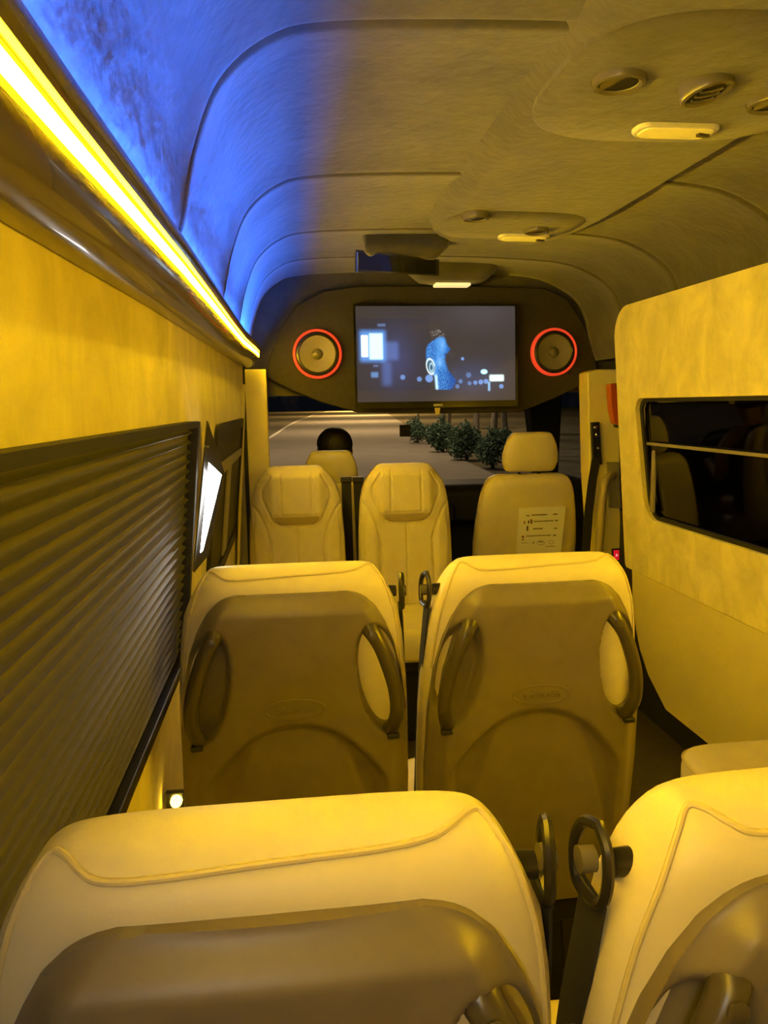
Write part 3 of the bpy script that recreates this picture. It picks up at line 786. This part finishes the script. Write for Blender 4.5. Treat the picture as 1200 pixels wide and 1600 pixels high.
# steering wheel
sw = empty('steering_wheel', (.245, 4.56, .80), 'black steering wheel ahead of the driver', 'steering wheel')
ax = Vector((0, -.75, .62)).normalized(); u_ = Vector((1, 0, 0)); v_ = ax.cross(u_)
b = MB(); b.tube([u_*(.19*math.cos(2*PI*k/40))+v_*(.19*math.sin(2*PI*k/40)) for k in range(40)], .014, 10, closed=True); b.build('rim', 'black', sw, smooth=True)
b = MB(); b.lathe([(.0, .02), (.05, .015), (.06, 0), (.05, -.03), (0, -.03)], (0, 0, 0), ax, 24)
for a in (0, PI, 1.5*PI): b.tube([(0, 0, 0), u_*(.18*math.cos(a))+v_*(.18*math.sin(a))], .012, 8)
b.build('hub', 'black', sw, smooth=True)
b = MB(); b.tube([-ax*.02, -ax*.12], .03, 12); b.build('column', 'black', sw, smooth=True)

# ------------------------------------------------------------------ television
TY = YB-.075
tl, tr_, br, blq = at(552, 474, Y=TY-.012), at(809, 475, Y=TY-.012), at(806, 637, Y=TY+.006), at(555, 637, Y=TY+.006)
xc = (tl.x+tr_.x)/2; TWd = (tr_.x-tl.x+br.x-blq.x)/2; zt_, zb_ = (tl.z+tr_.z)/2, (br.z+blq.z)/2; TH = zt_-zb_
tv = empty('television', (xc, TY, (zt_+zb_)/2), 'flat screen television showing a bearded man in profile', 'television')
tilt = math.radians(-3); tv.rotation_euler = (-tilt*-1*1.0, 0, 0)
b = MB(); o_ = rrect(-TWd/2, TWd/2, -TH/2, TH/2, .006, 3)
bz = .010; zb0 = -TH/2+.030
i_ = rrect(-TWd/2+bz, TWd/2-bz, zb0, TH/2-bz, .002, 3)
R1 = [Vector((x, -.016, z)) for x, z in o_]; R2 = [Vector((x, -.016, z)) for x, z in i_]
b.loft([[v+Vector((0, .04, 0)) for v in R1], R1, R2, [v+Vector((0, .008, 0)) for v in R2]], cap=True)
b.build('tv_frame', 'gloss', tv, smooth=True, angle=25)
# picture on the screen
SWd, SHt = TWd-2*bz, TH-bz-.030
def pic(u, v):          # u right, v down, both 0..1 -> linear rgb
    X, Y = 70+u*1080, 75+v*635     # coordinates of a sketch 1200 x 857
    c = [.060, .046, .040]
    if 155 < Y < 635 and X < 560: c = [.050, .041, .045]
    hz_ = math.exp(-((X-330)/120)**2-((Y-420)/180)**2); c = [c[0]+.01*hz_, c[1]+.025*hz_, c[2]+.11*hz_]
    hz_ = math.exp(-((X-850)/200)**2-((Y-560)/110)**2); c = [c[0]+.01*hz_, c[1]+.03*hz_, c[2]+.09*hz_]
    hz_ = math.exp(-((X-900)/260)**2-((Y-120)/120)**2); c = [c[0]+.02*hz_, c[1]+.02*hz_, c[2]+.03*hz_]
    def add(col, k):
        for i in range(3): c[i] += col[i]*k
    def over(col, k):
        for i in range(3): c[i] = c[i]*(1-k)+col[i]*k
    def rbox(x0, x1, y0, y1, s): return sm(-s, s, X-x0)*sm(-s, s, x1-X)*sm(-s, s, Y-y0)*sm(-s, s, y1-Y)
    add((.15, .5, 1.3), rbox(95, 265, 235, 440, 22)*.6)
    over((1.5, 1.7, 1.6), rbox(104, 148, 266, 408, 6))
    over((.9, 1.5, 1.8), rbox(158, 246, 254, 425, 8))
    add((.08, .14, .30), rbox(215, 268, 190, 208, 6)); add((.08, .14, .30), rbox(180, 215, 462, 474, 5)); add((.10, .25, .5), rbox(165, 212, 510, 545, 8))
    add((.05, .10, .28), rbox(262, 350, 310, 430, 20)); add((.04, .08, .24), rbox(240, 300, 440, 600, 24))
    for bx, by, br_, k in ((377, 546, 17, .6), (489, 560, 17, .6), (556, 556, 26, .8), (714, 572, 20, .8), (748, 612, 15, .4), (770, 578, 15, .4), (826, 536, 18, .35), (832, 592, 14, .4), (872, 588, 15, .6), (910, 584, 17, .7), (946, 580, 17, .7), (1052, 615, 16, .7), (786, 426, 11, .8)):
        d = math.hypot(X-bx, Y-by); add((.20, .42, .95), k*(1-sm(br_*.8, br_*1.15, d)))
    over((.8, 1.5, 1.7), (1-sm(.75, 1.15, math.hypot((X-933)/24, (Y-515)/17))))
    over((1.3, 1.7, 1.6), rbox(972, 1068, 538, 578, 9)); add((.3, .6, .9), rbox(960, 974, 585, 645, 5))
    # man in profile, facing right: lit head from behind, dark face beyond the cheek
    back = lerp_table([(270, 640), (300, 590), (325, 556), (350, 542), (400, 536), (430, 540), (520, 572), (545, 592), (640, 604)], Y)
    front = lerp_table([(270, 655), (290, 668), (320, 676), (345, 690), (360, 704), (375, 694), (395, 672), (430, 664), (460, 672), (500, 684), (540, 716), (575, 742), (600, 728), (640, 700)], Y)
    m_ = sm(-5, 5, X-back)*sm(-9, 9, front-X)*sm(268, 292, Y)*(1-sm(628, 636, Y))
    n1 = noise.noise(Vector((X/16, Y/16, 0)))*.5+.5; n2 = noise.noise(Vector((X/7, Y/7, 3)))*.5+.5
    hair_ = sm(12, -22, X-(604+.1*(Y-380)))*sm(300, 330, Y)*(1-sm(420, 450, Y)) if X < 640 else 0
    hair_ = (1-sm(590, 622, X))*(1-sm(420, 452, Y))
    beard = sm(455, 520, Y)*sm(606, 622, X)
    lum = .62+.25*n1
    lum *= 1-.62*hair_*sm(.42, .62, n2)
    lum *= 1-.66*beard*sm(.40, .60, n2)
    lum *= 1-.60*sm(645, 700, X)*(1-beard); lum *= 1-.55*sm(650, 730, X)*beard
    lum += .35*math.exp(-((X-628)/16)**2-((Y-450)/30)**2)+.25*math.exp(-((X-655)/26)**2-((Y-330)/40)**2)
    lum *= 1-.75*math.exp(-((X-672)/12)**2-((Y-398)/9)**2)
    over((.02+.17*lum**3, .05+.44*lum**1.5, .22+.80*lum), m_)
    if 222 < Y < 292 and 552 < X < 684:
        add((.45, .42, .40), sm(.60, .72, n2)*(1-sm(.6, 1.0, math.hypot((X-620)/62, (Y-258)/36))))
    if X > 664: add((.10, .10, .12), sm(.56, .70, n2)*math.exp(-((X-700)/22)**2-((Y-395)/16)**2)); add((.05, .07, .10), sm(.55, .7, n2)*math.exp(-((X-735)/16)**2-((Y-520)/30)**2))
    e = math.hypot((X-567-.12*(Y-476))/29, (Y-476)/54); over((.02, .05, .09), .8*(1-sm(.85, 1.0, e)))
    over((1.0, 1.25, 1.3), math.exp(-((e-.93)/.13)**2)*(1-.8*sm(10, 25, X-567-.12*(Y-476))*sm(-10, 10, Y-476)))
    over((.6, .95, 1.05), .8*math.exp(-((math.hypot((X-572)/13, (Y-482)/27)-1)/.30)**2))
    e2 = abs(X-(604+(Y-560)*.06)); over((.8, 1.2, 1.3), math.exp(-(e2/8)**2)*sm(520, 545, Y)*(1-sm(626, 634, Y)))
    return [max(0, min(2.5, q)) for q in c]
NX, NY = 288, 170
me = bpy.data.meshes.new('screen'); vs, fs, cols = [], [], []
for j in range(NY+1):
    for i in range(NX+1):
        u, v = i/NX, j/NY; vs.append((-SWd/2+u*SWd, -.0095, TH/2-bz-v*SHt)); cols += pic(u, v)+[1]
fs = [(j*(NX+1)+i, (j+1)*(NX+1)+i, (j+1)*(NX+1)+i+1, j*(NX+1)+i+1) for j in range(NY) for i in range(NX)]
me.from_pydata(vs, [], fs); at_ = me.color_attributes.new('picture', 'FLOAT_COLOR', 'POINT'); at_.data.foreach_set('color', cols)
m = mat('screen_picture', (.004, .004, .004), .10, spec=.45); nt = m.node_tree; an = nt.nodes.new('ShaderNodeAttribute'); an.attribute_name = 'picture'
bs = nt.nodes['Principled BSDF']; nt.links.new(an.outputs['Color'], bs.inputs['Emission Color']); bs.inputs['Emission Strength'].default_value = 1.0
me.materials.append(m); so = bpy.data.objects.new('screen', me); COL.objects.link(so); so.parent = tv
text('brand_lettering', 'onvo', .022, 'white', tv, (.002, -.0165, -TH/2+.013), (PI/2, 0, 0), .0004)
b = MB(); b.hexa([(-.014, -.014, -TH/2-.002), (.014, -.014, -TH/2-.002), (.014, .0, -TH/2-.002), (-.014, .0, -TH/2-.002)], [(-.009, -.014, -TH/2-.036), (.007, -.014, -TH/2-.036), (.007, 0, -TH/2-.036), (-.009, 0, -TH/2-.036)]); b.build('receiver_tab', 'pole', tv, bevel=.003)

# ------------------------------------------------------------------ speakers
for px, py, lab in ((496, 553, 'round speaker with glowing red ring left of the television'), (866, 550, 'round speaker with glowing red ring right of the television')):
    p = at(px, py, Y=YB-.048); sp = empty('speaker', tuple(p), lab, 'speaker', 'red ringed speakers')
    R_ = .112
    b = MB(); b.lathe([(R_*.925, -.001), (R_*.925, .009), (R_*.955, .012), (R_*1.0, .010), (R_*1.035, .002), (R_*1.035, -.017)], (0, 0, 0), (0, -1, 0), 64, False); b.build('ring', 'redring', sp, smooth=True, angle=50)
    b = MB(); b.lathe([(R_*.925, .004), (R_*.87, .009), (R_*.80, .010), (R_*.76, .005)], (0, 0, 0), (0, -1, 0), 64, False); b.build('surround', 'black', sp, smooth=True)
    b = MB(); b.lathe([(R_*.77, .005), (R_*.5, -.004), (R_*.22, -.012)], (0, 0, 0), (0, -1, 0), 64, False); b.build('cone', 'cone', sp, smooth=True)
    b = MB(); b.lathe([(R_*.24, -.012), (R_*.2, -.003), (R_*.1, .004), (0, .006)], (0, 0, 0), (0, -1, 0), 32, False); b.build('dust_cap', 'vent', sp, smooth=True)

# ------------------------------------------------------------------ roof duct with vents and lamps
dz = 1.985
duct = empty('roof_duct', (.72, 1.9, CEIL_Z), 'long suede covered roof duct carrying air vents and lamps', 'duct')
X0, X1 = .49, 1.03
b = MB(); rings = []
stations = [(.55, 1), (.9, 1), (1.8, 1), (2.5, 1), (2.68, .95), (2.82, .82), (2.90, .62)]
for y, k in stations:
    xc_, hw = (X0+X1)/2+.01, (X1-X0)/2*k
    prof = [(xc_-hw-.03, 2.03), (xc_-hw+.005, 1.998), (xc_-hw+.035, 1.988), (xc_, 1.985), (xc_+hw-.035, 1.983), (xc_+hw-.004, 1.990), (xc_+hw+.005, 2.03)]
    rings.append([L(duct, (x, y, z)) for x, z in prof])
b.loft(rings); b.build('duct_body', 'ceil', duct, smooth=True, angle=40)
# oval plates carrying the fittings
def plate(cx, cy, hx, hy, z, name, m):
    P = []
    for k in range(64):
        a = 2*PI*k/64; c_, s_ = math.cos(a), math.sin(a); P.append((cx+hx*math.copysign(abs(c_)**.65, c_), cy+hy*math.copysign(abs(s_)**.65, s_)))
    b = MB(); b.loft([[L(duct, (cx+(x-cx)*k, cy+(y-cy)*k, zz)) for x, y in P] for k, zz in ((1, z+.012), (1, z), (.97, z-.005), (.5, z-.007))]); return b.build(name, m, duct, smooth=True, angle=40)
p1 = plate(.80, 1.47, .30, .29, 1.985, 'vent_plate', 'ceil'); p2 = plate(.755, 2.60, .235, .19, 1.986, 'vent_plate', 'ceil')
def vent(px, py, r, tx=0, ty=0, flap=2.2):
    p = at(px, py, Z=1.972 if tx == 0 else 1.962); v = empty('vent'); v.parent = duct; v.location = L(duct, p); v.rotation_euler = (tx, ty, 0)
    b = MB(); b.lathe([(r*.70, .016), (r*.71, -.001), (r*.75, -.0035), (r*.86, -.006), (r*.97, -.004), (r*1.02, .003), (r*1.02, .022)], (0, 0, 0), (0, 0, 1), 40); b.build('bezel', 'vent', v, smooth=True)
    b = MB(); b.lathe([(r*.72, -.0005), (r*.4, .0015), (0, .0015)], (0, 0, 0), (0, 0, 1), 24)
    b.build('throat', 'rubber', v, smooth=True)
    b = MB()
    if tx == 0:                        # half shut flap
        P = [(r*.70*math.cos(a), r*.70*math.sin(a)) for a in [flap+PI*.8*k/16 for k in range(17)]]
        b.prism([(x, y, -.0030) for x, y in P], (0, 0, .002)); b.build('flap', 'vent', v)
    else:
        for k in (-.35, 0, .35):
            b.tube([(r*.50*math.cos(a)*math.sqrt(1-k*k), r*k+r*.14*math.sin(a), -.003) for a in [PI*q/10 for q in range(11)]], .0028, 6)
        b.build('blade', 'vent', v, smooth=True)
vent(967, 130, .048); vent(1105, 145, .048, -.12, -.20); vent(1207, 163, .048)
vent(743, 341, .042); vent(838, 362, .042)
def dome(px, py, w, h):
    p = at(px, py, Z=1.974); d = empty('dome_lamp'); d.parent = duct; d.location = L(duct, p)
    def rr(k, kk=1): return [(x*k, y*k*kk) for x, y in rrect(-w/2, w/2, -h/2, h/2, h*.35, 6)]
    b = MB(); b.loft([[Vector((x, y, z)) for x, y in rr(k)] for k, z in ((1.03, .010), (1.03, -.001), (1.0, -.0045), (.93, -.005))]); b.build('bezel', 'white', d, smooth=True, angle=50)
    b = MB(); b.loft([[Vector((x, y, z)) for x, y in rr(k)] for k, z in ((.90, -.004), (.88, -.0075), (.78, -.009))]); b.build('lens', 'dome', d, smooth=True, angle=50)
    b = MB(); b.box((w*.33, -.008, -.011), (.030, .012, .008), Matrix.Rotation(.3, 3, 'Z')); b.build('switch', 'handle', d, bevel=.002)
dome(1055, 204, .178, .066); dome(818, 371, .175, .066)

# overhead unit with glossy dark display
om = empty('overhead_display', tuple(at(625, 372, Z=2.0)), 'ceiling pod with glossy dark display reflecting blue light', 'display')
def oq(px, py, Y): return L(om, at(px, py, Y=Y))
b = MB(); b.hexa([oq(566, 384, 2.86), oq(702, 384, 2.86), oq(678, 408, 2.86), oq(572, 402, 2.86)], [oq(560, 350, 3.10)+Vector((0, 0, .10)), oq(720, 350, 3.10)+Vector((0, 0, .10)), oq(700, 392, 3.12), oq(575, 392, 3.12)])
b.build('pod', 'ceil', om, bevel=.02, segs=5)
def ob(u, v, off=0):            # convex front, bowed towards the rear of the van
    px = 556+(686-556)*u; py = (390+16*u)*(1-v)+(425+6*u)*v
    return oq(px, py, 2.845+.062*(2*u-1)**2+.004*v)+Vector((0, off, 0))
b = MB(); b.loft([[ob(u, 0), ob(u, 1), ob(u, 1, .05)+Vector((0, 0, .012)), ob(u, 0, .06)] for u in [k/16 for k in range(17)]]); b.build('bezel', 'black', om, smooth=True, angle=40)
b = MB(); b.grid(lambda u, v: ob(.04+.92*u, .10+.80*v, -.0015), 24, 4); b.build('screen', 'gloss', om, smooth=True, angle=180)
b = MB(); b.tube([ob(.02, v, -.002) for v in (1, .7, .4, .1)], .0035, 8); b.build('trim_strip', 'chrome', om, smooth=True)

# small roof lamp in front of the board
rl = empty('roof_lamp', tuple(at(706, 447, Y=3.60)), 'slim white roof lamp above the television', 'lamp')
b = MB(); b.box((0, 0, .004), (.165, .07, .014)); b.build('lens', 'warm', rl, bevel=.005)
b = MB(); b.loft([[Vector((x*k, y*k, z)) for x, y in rrect(-.17, .17, -.10, .10, .06, 6)] for k, z in ((.6, .012), (.9, .022), (1.15, .06), (1.2, .09))]); b.build('base', 'ceil', rl, smooth=True, angle=60)

# ------------------------------------------------------------------ fittings on the right pillar
pf = at(958, 632, Y=3.55)
rf = empty('reflector_lamp', tuple(pf), 'amber reflector lamp high on the right pillar', 'lamp')
q = [(952, 600), (963, 598), (970, 640), (971, 666), (960, 662), (955, 640)]
b = MB(); b.prism([L(rf, at(x, y, Y=3.54)) for x, y in q], (.0, .05, 0)); b.build('lens', 'orange', rf, bevel=.008)
b = MB(); b.prism([L(rf, at(x, y, Y=3.592)) for x, y in [(953, 600), (968, 598), (974, 640), (975, 670), (962, 668), (956, 640)]], (0, .025, 0)); b.build('base', 'handle', rf, bevel=.004)
# belt anchor
pf = at(933, 690, Y=3.60)
ba = empty('seat_belt', tuple(pf), 'seat belt with chrome bolted guide on the right pillar', 'seat belt')
b = MB(); b.prism([L(ba, at(x, y, Y=3.597)) for x, y in [(924, 660), (937, 659), (941, 726), (927, 724)]], (0, .02, 0)); b.build('guide_plate', 'black', ba, bevel=.004)
b = MB()
for x, y, r in ((930, 668, .010), (933, 679, .013), (934, 700, .008)): b.lathe([(r, 0), (r, .006), (r*.6, .009), (0, .010)], L(ba, at(x, y, Y=3.596)), (0, -1, 0), 14)
b.build('bolt', 'chrome', ba, smooth=True, angle=40)
P = [at(932, 716, Y=3.592), at(926, 750, Y=3.592), at(920, 800, Y=3.592), at(915, 870, Y=3.592), at(908, 980, Y=3.592)]
b = MB(); b.loft([[L(ba, p+Vector(d)) for d in ((-.022, 0, 0), (.022, 0, 0), (.022, .003, 0), (-.022, .003, 0))] for p in P]); b.build('webbing', 'webbing', ba)
# grab pole with plaque
P = [at(957, 742, Y=3.60), at(948, 748, Y=3.57), at(943, 770, Y=3.56), at(939, 820, Y=3.555), at(934, 900, Y=3.55), at(930, 1010, Y=3.55)]
gp = empty('grab_pole', tuple(P[-1]), 'bent amber grab pole standing in front of right pillar', 'pole')
foot = Vector((P[-1].x, P[-1].y, .0)); gp.location = foot
b = MB(); b.tube([L(gp, p) for p in catmull(P+[foot], 5)], .019, 14); b.build('tube', 'pole', gp, smooth=True)
b = MB(); b.prism([L(gp, at(x, y, Y=3.605)) for x, y in [(948, 722), (968, 722), (971, 794), (952, 794)]], (0, .012, 0)); b.build('plaque', 'plaque', gp, bevel=.005)
# red door switch
sw_ = empty('door_switch', tuple(at(963, 867, Y=3.605)), 'small lit red door switch on right pillar', 'switch')
b = MB(); b.prism([L(sw_, at(x, y, Y=3.602)) for x, y in [(957, 858), (969, 857), (970, 877), (958, 878)]], (0, .015, 0)); b.build('bezel', 'black', sw_, bevel=.003)
b = MB(); b.prism([L(sw_, at(x, y, Y=3.597)) for x, y in [(959, 860), (967.5, 859.5), (968, 875), (960, 875.5)]], (0, .006, 0)); b.build('button', 'redbtn', sw_, bevel=.002)
b = MB(); b.prism([L(sw_, at(x, y, Y=3.595)) for x, y in [(962.5, 865), (966, 867.5), (962.5, 870)]], (0, .001, 0)); b.build('mark', 'led_bar', sw_)

# dark square tag on the windscreen
P0 = at(633, 673, Y=5.02); tg = empty('windscreen_tag', tuple(P0), 'small dark square tag with road symbol on windscreen', 'tag')
s_ = .037
b = MB(); b.box((0, 0, 0), (2*s_, .006, 2.1*s_)); b.build('card', 'black', tg, bevel=.003)
b = MB()
for sx in (-1, 1): b.tube([(sx*.022, -.004, -.022), (sx*.006, -.004, .020)], .0022, 6)
b.tube([(0, -.004, -.018), (0, -.004, -.004)], .0018, 6); b.tube([(0, -.004, .002), (0, -.004, .014)], .0014, 6)
b.tube([(-.022, -.004, .004), (.022, -.004, .004)], .0014, 6)
b.build('symbol', 'plaque', tg, smooth=True)
# interior mirror mount / dark unit at the windscreen top
b = MB(); b.box((1.02, 4.70, 1.50), (.24, .10, .14)); mm = b.build('sensor_box', 'rubber', bevel=.02); props(mm, 'dark unit at the windscreen top near right pillar', 'box')
# ------------------------------------------------------------------ outside: road, verge, shrubs, trees
GZ = -.70
b = MB(); b.box((20, 150, GZ-.06), (300, 330, .08)); struct(b.build('ground', 'dirt'))
def gpt(px, py, dz=0): return at(px, py, Z=GZ+dz)
Lp = [gpt(120, 860, .0), gpt(330, 735), gpt(420, 682), gpt(470, 655), gpt(510, 643), gpt(545, 637.2)]
Rp = [gpt(1100, 905), gpt(905, 806), gpt(796, 752), gpt(690, 700), gpt(632, 663), gpt(600, 642)]
for a in (Lp, Rp):
    for p in a: p.z = GZ
Lc, Rc = catmull(Lp, 6), catmull(Rp, 6)
b = MB(); rings = [[Vector((l.x, l.y, GZ-.02)), Vector((r.x, r.y, GZ-.02)), Vector((r.x, r.y, GZ+.004)), Vector((l.x, l.y, GZ+.004))] for l, r in zip(Lc, Rc)]
b.loft(rings); road = struct(b.build('road', 'asphalt'))
b = MB(); b.loft([[Vector((l.x+d, l.y, GZ+z)) for d, z in ((.10, .004), (.32, .004), (.32, .010), (.10, .010))] for l in Lc]); b.build('edge_line', 'paint', road)
def leaf_ball(b, c, r, n, size, rg, squash=1.0):
    for _ in range(n):
        d = Vector((rg.gauss(0, 1), rg.gauss(0, 1), rg.gauss(0, 1))).normalized()*r*(rg.random()**.4)
        p = Vector(c)+Vector((d.x, d.y, d.z*squash)); a = Vector((rg.gauss(0, 1), rg.gauss(0, 1), rg.gauss(0, 1))).normalized()
        e = a.cross(Vector((rg.gauss(0, 1), rg.gauss(0, 1), rg.gauss(0, 1)))).normalized(); w = size*rg.uniform(.6, 1.3)
        f = a.cross(e); b.add([p-e*w*.5, p+f*w*.25+a*w*.1, p+e*w*.5, p-f*w*.25+a*w*.1], [(0, 1, 2, 3)])
rg = random.Random(11)
SH = [(652, 692, 40, 'farthest green shrub on the right verge, left end of row'), (690, 706, 58, 'broad green shrub second in the verge row'), (728, 718, 60, 'pointed green shrub third in the verge row'), (768, 731, 66, 'nearest green shrub on the verge, right end of row')]
for px, py, hpx, lab in SH:
    p = gpt(px, py); dist = p.y; h = hpx/FPX*dist; sh_ = empty('shrub', (p.x, p.y, GZ), lab, 'shrub', 'shrubs along the verge')
    b = MB()
    for k in range(7):
        c = (rg.uniform(-.28, .28)*h, rg.uniform(-.25, .25)*h, rg.uniform(.3, .72)*h); leaf_ball(b, c, .28*h, 200, .12*h, rg)
    leaf_ball(b, (0, 0, .42*h), .42*h, 700, .11*h, rg, .95); leaf_ball(b, (0, 0, .85*h), .13*h, 80, .09*h, rg, 1.5)
    b.build('foliage', 'leaf', sh_, fix=False)
    b = MB()
    for k in range(4): b.tube([(0.02*k*h, 0, 0), (rg.uniform(-.15, .15)*h, rg.uniform(-.15, .15)*h, .5*h)], [.02*h, .01*h], 6)
    b.build('stem', 'bark', sh_)
TR = [(653, 672, 4, 'thin pale tree trunk farthest along verge'), (693, 680, 5, 'thin tree trunk behind the second shrub'), (701, 676, 6, 'leaning thin trunk next to second shrub'), (744, 688, 9, 'straight pale trunk behind third shrub'), (769, 704, 10, 'leaning pale trunk behind the nearest shrub'), (792, 715, 9, 'dim leaning trunk right of the nearest shrub'), (838, 712, 7, 'slim trunk beside the passenger headrest')]
for i, (px, py, wpx, lab) in enumerate(TR):
    p = gpt(px, py); r = wpx/FPX*p.y/2; t_ = empty('tree', (p.x, p.y, GZ), lab, 'tree', 'trees along the verge')
    H_ = 8.0; lx = [.0, .02, .25, 0, .5, -.5, .5][i]
    path = [(0, 0, 0), (lx*.4, 0, H_*.3), (lx*1.2, .1, H_*.6), (lx*1.6, 0, H_)]
    b = MB(); b.tube(catmull(path, 5), [r*1.2-(r*.7)*k/15 for k in range(16)], 9); b.build('trunk', 'bark', t_, smooth=True)
    b = MB()
    for k in range(9): leaf_ball(b, (rg.uniform(-.4, .4)+lx*1.6, rg.uniform(-.4, .4), rg.uniform(6.4, 9)), .55, 90, .3, rg)
    b.build('crown', 'leafdark', t_, fix=False)
